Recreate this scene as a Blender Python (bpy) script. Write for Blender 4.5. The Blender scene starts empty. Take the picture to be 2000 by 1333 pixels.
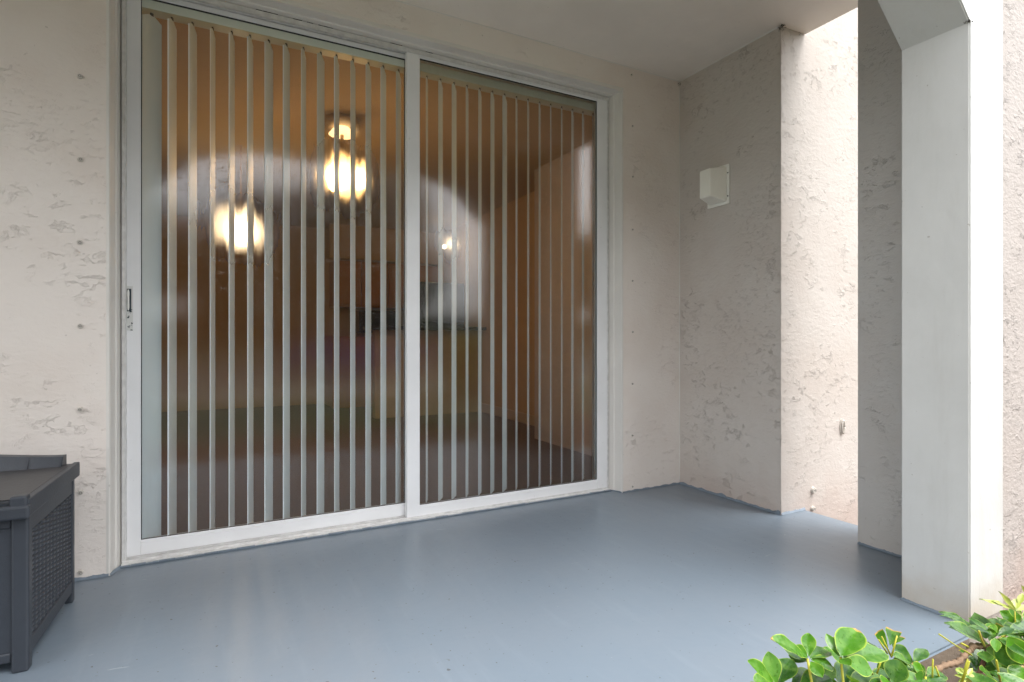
import bpy, bmesh, math, random
from mathutils import Vector, Matrix, noise
R = math.radians
random.seed(7)
H = 0.9                      # camera height above the patio floor
YAW = 27.9
sc = bpy.context.scene
col = sc.collection

# ---------------------------------------------------------------- camera
cd = bpy.data.cameras.new('camera')
cam = bpy.data.objects.new('camera', cd); col.objects.link(cam)
cam.location = (0, 0, H)
cam.rotation_euler = (R(90), 0, R(-YAW))
cd.sensor_width = 36; cd.lens = 36*1101/2000; cd.shift_y = -4.5/2000
cd.clip_start = 0.02; cd.clip_end = 2000
sc.camera = cam

# ---------------------------------------------------------------- light
SUN_EL, SUN_AZ = 66, 150      # azimuth of the sun, clockwise from +y
w = bpy.data.worlds.new('World'); sc.world = w; w.use_nodes = True
nt = w.node_tree; nt.nodes.clear()
sky = nt.nodes.new('ShaderNodeTexSky'); sky.sky_type = 'NISHITA'; sky.sun_disc = False
sky.sun_elevation = R(SUN_EL); sky.sun_rotation = R(SUN_AZ); sky.dust_density = 3; sky.air_density = 1.0
hs = nt.nodes.new('ShaderNodeHueSaturation'); hs.inputs['Saturation'].default_value = 0.10
bg = nt.nodes.new('ShaderNodeBackground'); bg.inputs['Strength'].default_value = 0.15
out = nt.nodes.new('ShaderNodeOutputWorld')
nt.links.new(sky.outputs[0], hs.inputs['Color']); nt.links.new(hs.outputs[0], bg.inputs['Color']); nt.links.new(bg.outputs[0], out.inputs[0])
sl = bpy.data.lights.new('sun', 'SUN'); sl.energy = 0.5; sl.angle = R(40); sl.color = (1, .96, .9)
so = bpy.data.objects.new('sun', sl); col.objects.link(so)
d = Vector((math.sin(R(SUN_AZ))*math.cos(R(SUN_EL)), math.cos(R(SUN_AZ))*math.cos(R(SUN_EL)), math.sin(R(SUN_EL))))
so.rotation_euler = d.to_track_quat('Z', 'Y').to_euler(); so.location = (0, -6, 8)
sc.view_settings.view_transform = 'Standard'; sc.view_settings.look = 'None'
sc.view_settings.gamma = 1; sc.view_settings.exposure = 2.02
sc.cycles.max_bounces = 14; sc.cycles.diffuse_bounces = 6; sc.cycles.transparent_max_bounces = 16
sc.cycles.use_denoising = True; sc.cycles.denoiser = 'OPENIMAGEDENOISE'; sc.cycles.denoising_prefilter = 'ACCURATE'; sc.cycles.denoising_input_passes = 'RGB_ALBEDO_NORMAL'; sc.cycles.sample_clamp_indirect = 8

# ---------------------------------------------------------------- pixel geometry (photo pixels, 2000 wide)
cy_, sy_, F = math.cos(R(YAW)), math.sin(R(YAW)), 1101.0
def at(u, v, Y):
    """point on the plane y = Y metres that the photo shows at pixel (u, v)"""
    a = u-1000; Z = F*Y/(-sy_*a + cy_*F)
    return Vector(((cy_*a+sy_*F)/F*Z, Y, H-(v-662)/F*Z))
def ax(u, Y): return at(u, 662, Y).x

# ---------------------------------------------------------------- materials
def new_mat(name):
    m = bpy.data.materials.new(name); m.use_nodes = True
    n = m.node_tree; n.nodes.clear()
    o = n.nodes.new('ShaderNodeOutputMaterial')
    b = n.nodes.new('ShaderNodeBsdfPrincipled'); n.links.new(b.outputs[0], o.inputs[0])
    return m, n, b, o
def node(n, t, ins=None, **kw):
    x = n.nodes.new(t)
    for k, v in kw.items(): setattr(x, k, v)
    for k, v in (ins or {}).items():
        if hasattr(v, 'is_output') or isinstance(v, bpy.types.NodeSocket): n.links.new(v, x.inputs[k])
        else: x.inputs[k].default_value = v
    return x
def math_(n, op, a, b=None, c=None, clamp=False):
    x = n.nodes.new('ShaderNodeMath'); x.operation = op; x.use_clamp = clamp
    for i, v in enumerate((a, b, c)):
        if v is None: continue
        if isinstance(v, bpy.types.NodeSocket): n.links.new(v, x.inputs[i])
        else: x.inputs[i].default_value = v
    return x.outputs[0]
def mixc(n, f, a, b, bt='MIX'):
    x = n.nodes.new('ShaderNodeMix'); x.data_type = 'RGBA'; x.blend_type = bt
    for i, v in ((0, f), (6, a), (7, b)):
        if isinstance(v, bpy.types.NodeSocket): n.links.new(v, x.inputs[i])
        else: x.inputs[i].default_value = v if i == 0 else (*v, 1) if len(v) == 3 else v
    return x.outputs[2]
def ramp(n, f, stops):
    x = n.nodes.new('ShaderNodeMapRange'); x.interpolation_type = 'SMOOTHSTEP'
    n.links.new(f, x.inputs[0]); x.inputs[1].default_value, x.inputs[2].default_value = stops
    return x.outputs[0]
def coords(n, scale=(1, 1, 1)):
    t = n.nodes.new('ShaderNodeNewGeometry')
    mp = n.nodes.new('ShaderNodeMapping'); mp.inputs['Scale'].default_value = scale
    n.links.new(t.outputs['Position'], mp.inputs[0]); return mp.outputs[0]
def tex(n, vec, scale, detail=3, rough=.5, dist=0):
    return node(n, 'ShaderNodeTexNoise', {'Vector': vec, 'Scale': scale, 'Detail': detail, 'Roughness': rough, 'Distortion': dist}).outputs[0]

def stucco(name, base, amount=1.0, dirt=(.30, .25, .20), low_dirt=0.0, skew=(1, 1, 1.7), tint=(.93, .90, .88)):
    m, n, b, o = new_mat(name)
    v = coords(n, skew); v0 = coords(n)
    # slabs of trowelled plaster with broken edges
    wob = node(n, 'ShaderNodeTexNoise', {'Vector': v, 'Scale': 9, 'Detail': 3})
    vv = node(n, 'ShaderNodeVectorMath', {0: wob.outputs[1], 1: (.09, .09, .09)}, operation='MULTIPLY').outputs[0]
    vd = node(n, 'ShaderNodeVectorMath', {0: v, 1: vv}, operation='ADD').outputs[0]
    a = tex(n, vd, 11, 6, .68, .3)
    e1 = ramp(n, a, (.50, .53)); 
    a2 = tex(n, vd, 42, 4, .6, .4)
    e2 = ramp(n, a2, (.545, .575))
    reg = ramp(n, tex(n, v0, 2.6, 3), (.42, .62))
    reg2 = ramp(n, tex(n, v0, 4.1, 2, .5, .3), (.40, .60))
    c = math_(n, 'MULTIPLY', math_(n, 'SUBTRACT', a, .5), 1.3)
    g1 = ramp(n, tex(n, v, 17, 2, .5), (.50, .60)); g2 = ramp(n, tex(n, v, 30, 2, .5), (.50, .60))
    reg2 = math_(n, 'MULTIPLY', reg2, g1); reg = math_(n, 'MULTIPLY', reg, g2)
    def lip(t, c0, wd): return ramp(n, math_(n, 'ABSOLUTE', math_(n, 'SUBTRACT', t, c0)), (wd, 0))
    hgt = math_(n, 'MULTIPLY', math_(n, 'ADD', lip(a, .50, .030), math_(n, 'MULTIPLY', ramp(n, a, (.47, .56)), .35)), reg2)
    hgt = math_(n, 'ADD', hgt, math_(n, 'MULTIPLY', math_(n, 'ADD', lip(a2, .55, .045), math_(n, 'MULTIPLY', ramp(n, a2, (.50, .62)), .2)), math_(n, 'MULTIPLY', reg, .55)))
    hgt = math_(n, 'ADD', hgt, c)
    hgt = math_(n, 'ADD', hgt, math_(n, 'MULTIPLY', tex(n, v, 45, 3, .6), 1.1))
    hgt = math_(n, 'ADD', hgt, math_(n, 'MULTIPLY', tex(n, v0, 5, 2), 1.6))
    bp = node(n, 'ShaderNodeBump', {'Height': hgt, 'Distance': .0017*amount, 'Strength': 1.0})
    n.links.new(bp.outputs[0], b.inputs['Normal'])
    cc = mixc(n, ramp(n, tex(n, v0, 1.7, 4, .6), (.35, .7)), base, [x*y for x, y in zip(base, tint)])
    sp = tex(n, v0, 55, 2, .5)
    spots = math_(n, 'MULTIPLY', ramp(n, sp, (.74, .79)), .4)
    cc = mixc(n, spots, cc, dirt)
    # dirt caught on the broken plaster edges
    edge = math_(n, 'MULTIPLY', math_(n, 'MULTIPLY', ramp(n, a, (.497, .505)), ramp(n, a, (.522, .508))), reg2)
    edge2 = math_(n, 'MULTIPLY', math_(n, 'MULTIPLY', ramp(n, a2, (.545, .555)), ramp(n, a2, (.580, .566))), reg)
    ee = math_(n, 'MULTIPLY', math_(n, 'MAXIMUM', edge, edge2), .0*amount, clamp=True)
    cc = mixc(n, ee, cc, dirt)
    if low_dirt:
        z = node(n, 'ShaderNodeSeparateXYZ', {0: v0}).outputs[2]
        zz = math_(n, 'ADD', z, math_(n, 'MULTIPLY', tex(n, v0, 6, 4), .35))
        cc = mixc(n, math_(n, 'MULTIPLY', ramp(n, zz, (.42, .05)), low_dirt), cc, (.42, .30, .25))
    n.links.new(cc, b.inputs['Base Color']); b.inputs['Roughness'].default_value = .62
    return m
def smooth_paint(name, base, rough=.5, bump=.0006, spots=.4, bscale=40, stretch=(1, 1, 1), dirt=(.2, .17, .13), foot=0):
    m, n, b, o = new_mat(name)
    v0 = coords(n); v = coords(n, stretch)
    cc = mixc(n, ramp(n, tex(n, v0, 3, 4, .6), (.3, .7)), base, [x*.93 for x in base])
    cc = mixc(n, math_(n, 'MULTIPLY', ramp(n, tex(n, v0, 60, 2), (.73, .78)), spots), cc, dirt)
    if foot:
        z = node(n, 'ShaderNodeSeparateXYZ', {0: v0}).outputs[2]
        zz = math_(n, 'ADD', z, math_(n, 'MULTIPLY', tex(n, v0, 7, 5, .65), .30))
        cc = mixc(n, math_(n, 'MULTIPLY', ramp(n, zz, (.34, .10)), foot), cc, (.50, .43, .35))
        st = ramp(n, tex(n, coords(n, (1, 1, .12)), 9, 5, .7), (.50, .72))
        cc = mixc(n, math_(n, 'MULTIPLY', st, .22), cc, (.45, .44, .41))
        chip = ramp(n, tex(n, v0, 38, 4, .7, .5), (.70, .73)); lowm = ramp(n, zz, (.60, .15))
        cc = mixc(n, math_(n, 'MULTIPLY', math_(n, 'MULTIPLY', chip, lowm), .6), cc, dirt)
    n.links.new(cc, b.inputs['Base Color']); b.inputs['Roughness'].default_value = rough
    hg = math_(n, 'ADD', tex(n, v, bscale, 4, .6), math_(n, 'MULTIPLY', tex(n, v0, 4, 2), 3))
    bp = node(n, 'ShaderNodeBump', {'Height': hg, 'Distance': bump})
    n.links.new(bp.outputs[0], b.inputs['Normal'])
    return m
def plain(name, base, rough=.5, metal=0, bump=0, bscale=60, var=.1, emit=None, spec=.5, stretch=(1, 1, 1)):
    m, n, b, o = new_mat(name)
    v = coords(n, stretch)
    cc = mixc(n, tex(n, v, bscale*.3, 4), [x*(1-var) for x in base], [min(1, x*(1+var)) for x in base])
    n.links.new(cc, b.inputs['Base Color'])
    b.inputs['Roughness'].default_value = rough; b.inputs['Metallic'].default_value = metal
    b.inputs['Specular IOR Level'].default_value = spec
    if bump:
        bp = node(n, 'ShaderNodeBump', {'Height': tex(n, v, bscale, 4, .6), 'Distance': bump})
        n.links.new(bp.outputs[0], b.inputs['Normal'])
    if emit:
        b.inputs['Emission Color'].default_value = (*emit[0], 1); b.inputs['Emission Strength'].default_value = emit[1]
    return m

WARM = (.78, .72, .67)
M = {}
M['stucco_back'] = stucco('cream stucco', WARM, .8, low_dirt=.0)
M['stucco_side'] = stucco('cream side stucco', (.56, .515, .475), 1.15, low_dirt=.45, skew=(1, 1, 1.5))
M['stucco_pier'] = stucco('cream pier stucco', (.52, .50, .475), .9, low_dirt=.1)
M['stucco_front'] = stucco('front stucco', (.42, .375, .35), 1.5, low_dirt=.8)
M['reveal'] = smooth_paint('reveal render', (.72, .69, .65), .55, .0012, .3, 25)
M['ceiling'] = smooth_paint('ceiling paint', (.83, .77, .705), .6, .0012, .35, 30)
M['trim'] = smooth_paint('trim render', (.62, .62, .605), .5, .0016, .45, 30, (1, 1, .6), foot=.8)
M['alu'] = smooth_paint('white door aluminium', (.84, .84, .85), .38, .0002, .15, 90, (.2, .2, 1))
M['alu_old'] = plain('worn grey aluminium', (.68, .67, .66), .45, .2, .0004, 120, .3)
M['gasket'] = plain('black gasket', (.01, .01, .012), .5)
def vane_mat():
    m, n, b, o = new_mat('translucent pale vinyl')
    b.inputs['Base Color'].default_value = (.84, .925, .97, 1); b.inputs['Roughness'].default_value = .5
    tl = node(n, 'ShaderNodeBsdfTranslucent', {'Color': (.84, .925, .97, 1)})
    mx = node(n, 'ShaderNodeMixShader', {0: .05}); n.links.new(b.outputs[0], mx.inputs[1]); n.links.new(tl.outputs[0], mx.inputs[2]); n.links.new(mx.outputs[0], o.inputs[0])
    return m
M['vane'] = vane_mat()
M['rail'] = plain('pale green vinyl', (.62, .66, .58), .35, 0, 0, 30, .03)
M['clip'] = plain('dark clip', (.03, .035, .035), .4)
M['lampshade'] = plain('cream lamp plastic', (.88, .86, .78), .28, 0, .0002, 50, .04)
M['lamp_plate'] = plain('white lamp metal', (.86, .85, .80), .35, 0, .0002, 50, .04)
M['screw'] = plain('dull screw steel', (.50, .47, .43), .4, .2, .0003, 200, .3)
M['washer'] = plain('painted washer', (.58, .54, .49), .5)
M['hole'] = plain('screw hole', (.02, .018, .015), .9)
M['resin'] = plain('charcoal resin', (.036, .042, .053), .42, 0, .0006, 160, .12)
M['resin_top'] = plain('dusty charcoal resin', (.052, .052, .055), .45, 0, .0008, 110, .2)
M['web'] = plain('dirty cobweb', (.035, .028, .022), .9)
M['caulk'] = plain('cracked caulk', (.03, .022, .018), .8)
M['concrete'] = stucco('soiled concrete', (.27, .215, .17), 1.0, dirt=(.08, .06, .05))
M['mortar'] = stucco('pale foundation', (.40, .35, .31), 1.2, dirt=(.12, .09, .08))

def floor_mat():
    m, n, b, o = new_mat('grey blue floor paint')
    v0 = coords(n); vs = coords(n, (1, .12, 1))
    base = (.158, .200, .246)
    cc = mixc(n, ramp(n, tex(n, v0, 1.5, 4, .6), (.3, .7)), base, (.172, .208, .250))
    cc = mixc(n, math_(n, 'MULTIPLY', ramp(n, tex(n, vs, 26, 3), (.55, .75)), .25), cc, (.205, .25, .30))
    sc1 = ramp(n, tex(n, v0, 34, 3, .6, .4), (.68, .73))
    msk = ramp(n, tex(n, v0, 2.2, 2), (.45, .62))
    cc = mixc(n, math_(n, 'MULTIPLY', math_(n, 'MULTIPLY', sc1, msk), .75), cc, (.10, .11, .12))
    sp = ramp(n, tex(n, v0, 70, 1), (.735, .765))
    cc = mixc(n, math_(n, 'MULTIPLY', sp, .8), cc, (.05, .045, .04))
    sc2 = ramp(n, tex(n, coords(n, (.5, 2, 1)), 21, 3, .6, .5), (.73, .76))
    cc = mixc(n, math_(n, 'MULTIPLY', sc2, .35), cc, (.42, .46, .50))
    n.links.new(cc, b.inputs['Base Color'])
    rr = node(n, 'ShaderNodeMapRange', {0: tex(n, vs, 18, 4), 3: .295, 4: .39}).outputs[0]
    n.links.new(rr, b.inputs['Roughness']); b.inputs['Specular IOR Level'].default_value = .55
    hg = math_(n, 'ADD', math_(n, 'MULTIPLY', tex(n, vs, 26, 2, .5), .5), math_(n, 'ADD', math_(n, 'MULTIPLY', tex(n, v0, 7, 3), 3.0), math_(n, 'MULTIPLY', tex(n, v0, 40, 2), .3)))
    bp = node(n, 'ShaderNodeBump', {'Height': hg, 'Distance': .0007})
    n.links.new(bp.outputs[0], b.inputs['Normal'])
    return m
M['floor'] = floor_mat()
M['floor_edge'] = plain('thick blue grey paint', (.15, .19, .235), .35, 0, .002, 70, .25)

def glass_mat():
    m = bpy.data.materials.new('misted door glass'); m.use_nodes = True
    n = m.node_tree; n.nodes.clear()
    o = n.nodes.new('ShaderNodeOutputMaterial')
    v0 = coords(n); vs = coords(n, (1, 1, .16))
    drops = ramp(n, tex(n, v0, 150, 2, .6), (.60, .70))
    streak = tex(n, vs, 55, 4, .65, .4)
    patch = ramp(n, tex(n, v0, 1.6, 3, .55, .5), (.36, .60))
    hg = math_(n, 'ADD', math_(n, 'MULTIPLY', drops, patch), math_(n, 'MULTIPLY', streak, .45))
    bp = node(n, 'ShaderNodeBump', {'Height': hg, 'Distance': .0006, 'Strength': .35})
    fr = node(n, 'ShaderNodeFresnel', {'IOR': 1.5})
    tr = node(n, 'ShaderNodeBsdfTransparent', {'Color': (.96, .98, .975, 1)})
    bp2 = node(n, 'ShaderNodeBump', {'Height': hg, 'Distance': .0005, 'Strength': .3})
    rf = node(n, 'ShaderNodeBsdfRefraction', {'Color': (.96, .98, .975, 1), 'Roughness': .5, 'IOR': 1.06, 'Normal': bp2.outputs[0]})
    # uneven condensation, with thicker patches added at the lamps to shape their glow
    mist_glow = math_(n, 'MINIMUM', math_(n, 'ADD', .08, math_(n, 'MULTIPLY', math_(n, 'ADD', patch, streak), .12)), .23)
    wv = node(n, 'ShaderNodeTexNoise', {'Vector': vs, 'Scale': 14, 'Detail': 4, 'Roughness': .65})
    wv2 = node(n, 'ShaderNodeVectorMath', {0: wv.outputs[1], 1: (.20, 0, .20)}, operation='MULTIPLY').outputs[0]
    wv3 = node(n, 'ShaderNodeVectorMath', {0: v0, 1: wv2}, operation='ADD').outputs[0]
    for (u, v_, rr_, k) in ((466, 440, .20, .9), (675, 345, .21, .9), (872, 480, .09, .6)):  # added halos, each centred where a lamp shows through the pane
        c = at(u, v_, DY+.03)+Vector((.10, 0, .10))
        dd = node(n, 'ShaderNodeVectorMath', {0: wv3, 1: tuple(c)}, operation='DISTANCE').outputs[1]
        mist_glow = math_(n, 'ADD', mist_glow, math_(n, 'MULTIPLY', ramp(n, dd, (rr_, rr_*.15)), k))
    mist_glow = math_(n, 'MINIMUM', mist_glow, .93); wide = ramp(n, mist_glow, (.45, .95))
    rf2 = node(n, 'ShaderNodeBsdfRefraction', {'Color': (.96, .98, .975, 1), 'Roughness': .75, 'IOR': 1.16})
    rfm = node(n, 'ShaderNodeMixShader', {0: math_(n, 'MULTIPLY', wide, .6)}); n.links.new(rf.outputs[0], rfm.inputs[1]); n.links.new(rf2.outputs[0], rfm.inputs[2])
    mx = node(n, 'ShaderNodeMixShader'); n.links.new(mist_glow, mx.inputs[0]); n.links.new(tr.outputs[0], mx.inputs[1]); n.links.new(rfm.outputs[0], mx.inputs[2])
    gl = node(n, 'ShaderNodeBsdfGlossy', {'Color': (1, 1, 1, 1), 'Roughness': .10, 'Normal': bp.outputs[0]})
    k = math_(n, 'MULTIPLY', fr.outputs[0], 2.3, clamp=True)
    mm = node(n, 'ShaderNodeMixShader'); n.links.new(k, mm.inputs[0]); n.links.new(mx.outputs[0], mm.inputs[1]); n.links.new(gl.outputs[0], mm.inputs[2])
    n.links.new(mm.outputs[0], o.inputs[0])
    return m

# ---------------------------------------------------------------- mesh helpers
def obj(name, bm, mat, parent=None, smooth=False):
    me = bpy.data.meshes.new(name); bm.normal_update(); bm.to_mesh(me); bm.free()
    if smooth:
        for p in me.polygons: p.use_smooth = True
    for x in (mat if isinstance(mat, (list, tuple)) else [mat]): me.materials.append(x)
    o = bpy.data.objects.new(name, me); col.objects.link(o)
    if parent: o.parent = parent
    return o
def thing(name, label, cat, loc=(0, 0, 0), rz=0, group=None):
    o = bpy.data.objects.new(name, None); col.objects.link(o); o.empty_display_size = .1
    o.location = loc; o.rotation_euler = (0, 0, rz); o['label'] = label; o['category'] = cat
    if group: o['group'] = group
    return o
def tag(o, label, cat, group=None):
    o['label'] = label; o['category'] = cat
    if group: o['group'] = group
    return o
def struct(name, bm, m):
    o = obj(name, bm, m); o['kind'] = 'structure'; return o
def box(bm, x0, x1, y0, y1, z0, z1, bev=0, mi=0, seg=1):
    vs = [bm.verts.new((x, y, z)) for z in (z0, z1) for y in (y0, y1) for x in (x0, x1)]
    fs = [bm.faces.new([vs[i] for i in q]) for q in ((0, 2, 3, 1), (4, 5, 7, 6), (0, 1, 5, 4), (2, 6, 7, 3), (0, 4, 6, 2), (1, 3, 7, 5))]
    for f in fs: f.material_index = mi
    if bev:
        es = {e for f in fs for e in f.edges}
        bmesh.ops.bevel(bm, geom=list(es), offset=bev, segments=seg, affect='EDGES', profile=.5)
    return vs
def prism(bm, pts, z0, z1, bev=0, mi=0):
    lo = [bm.verts.new((x, y, z0)) for x, y in pts]; hi = [bm.verts.new((x, y, z1)) for x, y in pts]
    n = len(pts); fs = []
    for i in range(n): fs.append(bm.faces.new((lo[i], lo[(i+1) % n], hi[(i+1) % n], hi[i])))
    fs.append(bm.faces.new(hi)); fs.append(bm.faces.new(lo[::-1]))
    for f in fs: f.material_index = mi
    if bev:
        bmesh.ops.bevel(bm, geom=list({e for f in fs for e in f.edges}), offset=bev, segments=2, affect='EDGES')
def prism_y(bm, pts, y0, y1, bev=0):     # outline in x,z extruded along y
    a = [bm.verts.new((x, y0, z)) for x, z in pts]; b = [bm.verts.new((x, y1, z)) for x, z in pts]
    n = len(pts); fs = [bm.faces.new((a[i], a[(i+1) % n], b[(i+1) % n], b[i])) for i in range(n)]
    fs += [bm.faces.new(a[::-1]), bm.faces.new(b)]
    bmesh.ops.recalc_face_normals(bm, faces=fs)
    if bev: bmesh.ops.bevel(bm, geom=list({e for f in fs for e in f.edges}), offset=bev, segments=2, affect='EDGES')
def cyl(bm, c, axis, r, h, n=16, r2=None, mi=0):
    q = Vector(axis).normalized().to_track_quat('Z', 'Y').to_matrix().to_4x4()
    g = bmesh.ops.create_cone(bm, cap_ends=True, segments=n, radius1=r, radius2=r if r2 is None else r2, depth=h, matrix=Matrix.Translation(Vector(c)) @ q)
    for v in g['verts']:
        for f in v.link_faces: f.material_index = mi
def sphere(bm, c, r, sx=1, sy=1, sz=1, n=16):
    bmesh.ops.create_uvsphere(bm, u_segments=n, v_segments=n//2+2, radius=r, matrix=Matrix.Translation(Vector(c)) @ Matrix.Diagonal((sx, sy, sz, 1)))
def tube(bm, pts, rads, n=8):
    pts = [Vector(p) for p in pts]; rings = []
    for i, p in enumerate(pts):
        t = (pts[min(i+1, len(pts)-1)]-pts[max(i-1, 0)]).normalized()
        a = t.cross(Vector((.3, .2, 1) if abs(t.z) < .9 else (1, 0, 0))).normalized(); b = t.cross(a)
        r = rads[i] if isinstance(rads, (list, tuple)) else rads
        rings.append([bm.verts.new(p+(a*math.cos(k*2*math.pi/n)+b*math.sin(k*2*math.pi/n))*r) for k in range(n)])
    for i in range(len(rings)-1):
        for k in range(n): bm.faces.new((rings[i][k], rings[i][(k+1) % n], rings[i+1][(k+1) % n], rings[i+1][k]))
    bm.faces.new(rings[0][::-1]); bm.faces.new(rings[-1])
def B(): return bmesh.new()

# ---------------------------------------------------------------- dimensions
WY = 2.896*H; DY = 3.0*H; CZ = 2.774*H
OX0, OX1, OZ = -.390*H, 2.342*H, 2.605*H        # opening in the stucco
IX0, IX1 = -.359*H, 2.315*H                     # where its reveal meets the frame
SX = 2.841*H; SY = 2.11*H; EX = 3.05*H
FY, BY = .99*H, 1.213*H                         # front arch
CX0, CX1 = 2.332*H, 2.576*H
PX, PY = 2.78*H, 1.64*H
XL = -2.1; TOP = 3.6; GZ = -.16

M['glass'] = glass_mat()
# ---------------------------------------------------------------- ground and floor
def mulch_mat(name, a, b_, sc_, bump):
    m, n, b, o = new_mat(name); v = coords(n)
    cc = mixc(n, tex(n, v, sc_, 5, .7), a, b_)
    n.links.new(cc, b.inputs['Base Color']); b.inputs['Roughness'].default_value = .9
    bp = node(n, 'ShaderNodeBump', {'Height': tex(n, v, sc_*1.3, 5, .7, .6), 'Distance': bump}); n.links.new(bp.outputs[0], b.inputs['Normal'])
    return m
M['soil'] = mulch_mat('brown mulch', (.05, .025, .015), (.16, .09, .06), 60, .02)
M['lawn'] = mulch_mat('lawn green', (.06, .08, .035), (.10, .12, .06), 25, .03)
M['asphalt'] = mulch_mat('asphalt', (.10, .10, .10), (.15, .15, .15), 80, .003)
M['kerb'] = mulch_mat('concrete kerb', (.32, .31, .29), (.42, .41, .38), 30, .002)
bm = B(); s = 300
bm.faces.new([bm.verts.new(p) for p in ((-s, -s, GZ-.03), (s, -s, GZ-.03), (s, s, GZ-.03), (-s, s, GZ-.03))])
struct('ground', bm, M['lawn'])
bm = B()   # planting bed with uneven mulch
N = 60
gx = [[bm.verts.new((-4+11*i/N, -1.1+5.1*j/N*1.0, GZ+.018*noise.noise(Vector((i*.7, j*.7, 0)))+.006*random.random())) for i in range(N+1)] for j in range(N+1)]
for j in range(N):
    for i in range(N): bm.faces.new((gx[j][i], gx[j][i+1], gx[j+1][i+1], gx[j+1][i]))
struct('planting_bed', bm, M['soil'])
bm = B(); box(bm, -80, 80, -16, -9, GZ-.2, GZ-.02); struct('road', bm, M['asphalt'])
for nm, y in (('kerb', -8.9), ('kerb', -16.1)):
    bm = B(); box(bm, -80, 80, y-.08, y+.08, GZ-.2, GZ+.1, .02); struct(nm, bm, M['kerb'])
bm = B(); box(bm, -80, 80, -7.2, -6.0, GZ-.2, GZ-.015); struct('pavement', bm, M['kerb'])

bm = B()
SF = .955*H; SCX = 2.252*H
prism(bm, [(XL, SF), (SCX, SF), (SCX, FY+.03), (EX, FY+.03), (EX, SY+.05), (EX-.02, DY+.12), (XL, DY+.12)], GZ-.3, 0, .006)
for f in bm.faces:
    f.material_index = 0 if f.calc_center_median().z > -.012 or (f.calc_center_median().x > EX-.05) else 1
struct('patio_floor', bm, [M['floor'], M['concrete']])

# ragged line of floor paint lapping onto the wall feet
def paint_edge(name, p0, p1, nrm, h=.014, seed=0):
    bm = B(); p0 = Vector(p0); p1 = Vector(p1); L = (p1-p0).length; n = max(8, int(L/.008)); nrm = Vector(nrm)
    rows = []
    for i in range(n+1):
        p = p0.lerp(p1, i/n)
        hh = h*(.55+.9*abs(noise.noise(Vector((i*.11, seed, 0))))+.55*abs(noise.noise(Vector((i*.47, seed+5, 0)))))
        rows.append([bm.verts.new(p+nrm*.009+Vector((0, 0, .0012))), bm.verts.new(p+nrm*.004+Vector((0, 0, hh*.5))), bm.verts.new(p+nrm*.0022+Vector((0, 0, hh))), bm.verts.new(p-nrm*.002+Vector((0, 0, hh+.0004)))])
    for i in range(n):
        for k in range(3): bm.faces.new((rows[i][k], rows[i+1][k], rows[i+1][k+1], rows[i][k+1]))
    bmesh.ops.recalc_face_normals(bm, faces=bm.faces)
    o = obj(name, bm, M['floor_edge'], smooth=True); o['kind'] = 'structure'; return o
paint_edge('floor_paint_edge', (XL, WY, 0), (OX0, WY, 0), (0, -1, 0), seed=1)
paint_edge('floor_paint_edge', (OX0, WY, 0), (IX0, DY-.02, 0), (.96, -.25, 0), .012, seed=2)
paint_edge('floor_paint_edge', (IX1, DY-.02, 0), (OX1, WY, 0), (-.96, -.25, 0), .008, seed=3)
paint_edge('floor_paint_edge', (OX1, WY, 0), (SX, WY, 0), (0, -1, 0), .010, seed=4)
paint_edge('floor_paint_edge', (SX, WY, 0), (SX, SY, 0), (-1, 0, 0), .016, seed=5)
paint_edge('floor_paint_edge', (SX, SY, 0), (EX, SY, 0), (0, -1, 0), .016, seed=6)
paint_edge('floor_paint_edge', (PX, PY, 0), (PX, BY, 0), (-1, 0, 0), .018, seed=7)
paint_edge('floor_paint_edge', (CX0, BY, 0), (CX0, FY, 0), (-1, 0, 0), .010, seed=8)

# ---------------------------------------------------------------- back wall with the door opening
back = thing('stucco_wall', 'cream stucco back wall around the sliding glass door', 'wall', (0, WY, 0))
def lp(o, x, y, z): return (x-o.location.x, y-o.location.y, z-o.location.z)
bm = B()
def rect(bm, pts, mi=0):
    f = bm.faces.new([bm.verts.new(p) for p in pts]); f.material_index = mi; return f
# local coords: y=0 is the wall face
T = .30; dr = DY-WY
prism_y(bm, [(XL, 0), (XL, TOP), (SX, TOP), (SX, 0), (OX1+.0001, 0), (OX1, OZ), (OX0, OZ), (OX0-.0001, 0)], 0, .0999)
wall_surface = obj('wall_surface', bm, M['stucco_back'], back)
# splayed render band in the opening
bm = B(); r_ = .004
for (xa, xb) in ((OX0, IX0), (OX1, IX1)):
    s_ = 1 if xa < 0 else -1
    k1 = xa+s_*.012; 
    pts = [(xa-s_*.03, .004), (xa, -.0015), (xa+s_*.004, .004), (k1, .055), (k1+s_*.006, .06), (xb, dr+.03), (xb, T-.1), (xa-s_*.03, T-.1)]
    if s_ < 0: pts = pts[::-1]
    prism(bm, pts, 0, OZ+.02)
a = [bm.verts.new((OX0+.002, y, z)) for y, z in ((-.0015, OZ+.02), (-.0015, OZ+.001), (.003, OZ), (.055, OZ-.001), (.060, OZ-.006), (dr+.04, OZ-.006), (dr+.04, OZ+.02))]
b_ = [bm.verts.new((OX1-.002, v.co.y, v.co.z)) for v in a]
for i in range(len(a)): bm.faces.new((a[i], a[(i+1) % len(a)], b_[(i+1) % len(a)], b_[i]))
bm.faces.new(a); bm.faces.new(b_[::-1])
bmesh.ops.recalc_face_normals(bm, faces=bm.faces)
obj('opening_reveal', bm, M['reveal'], back)
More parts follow.
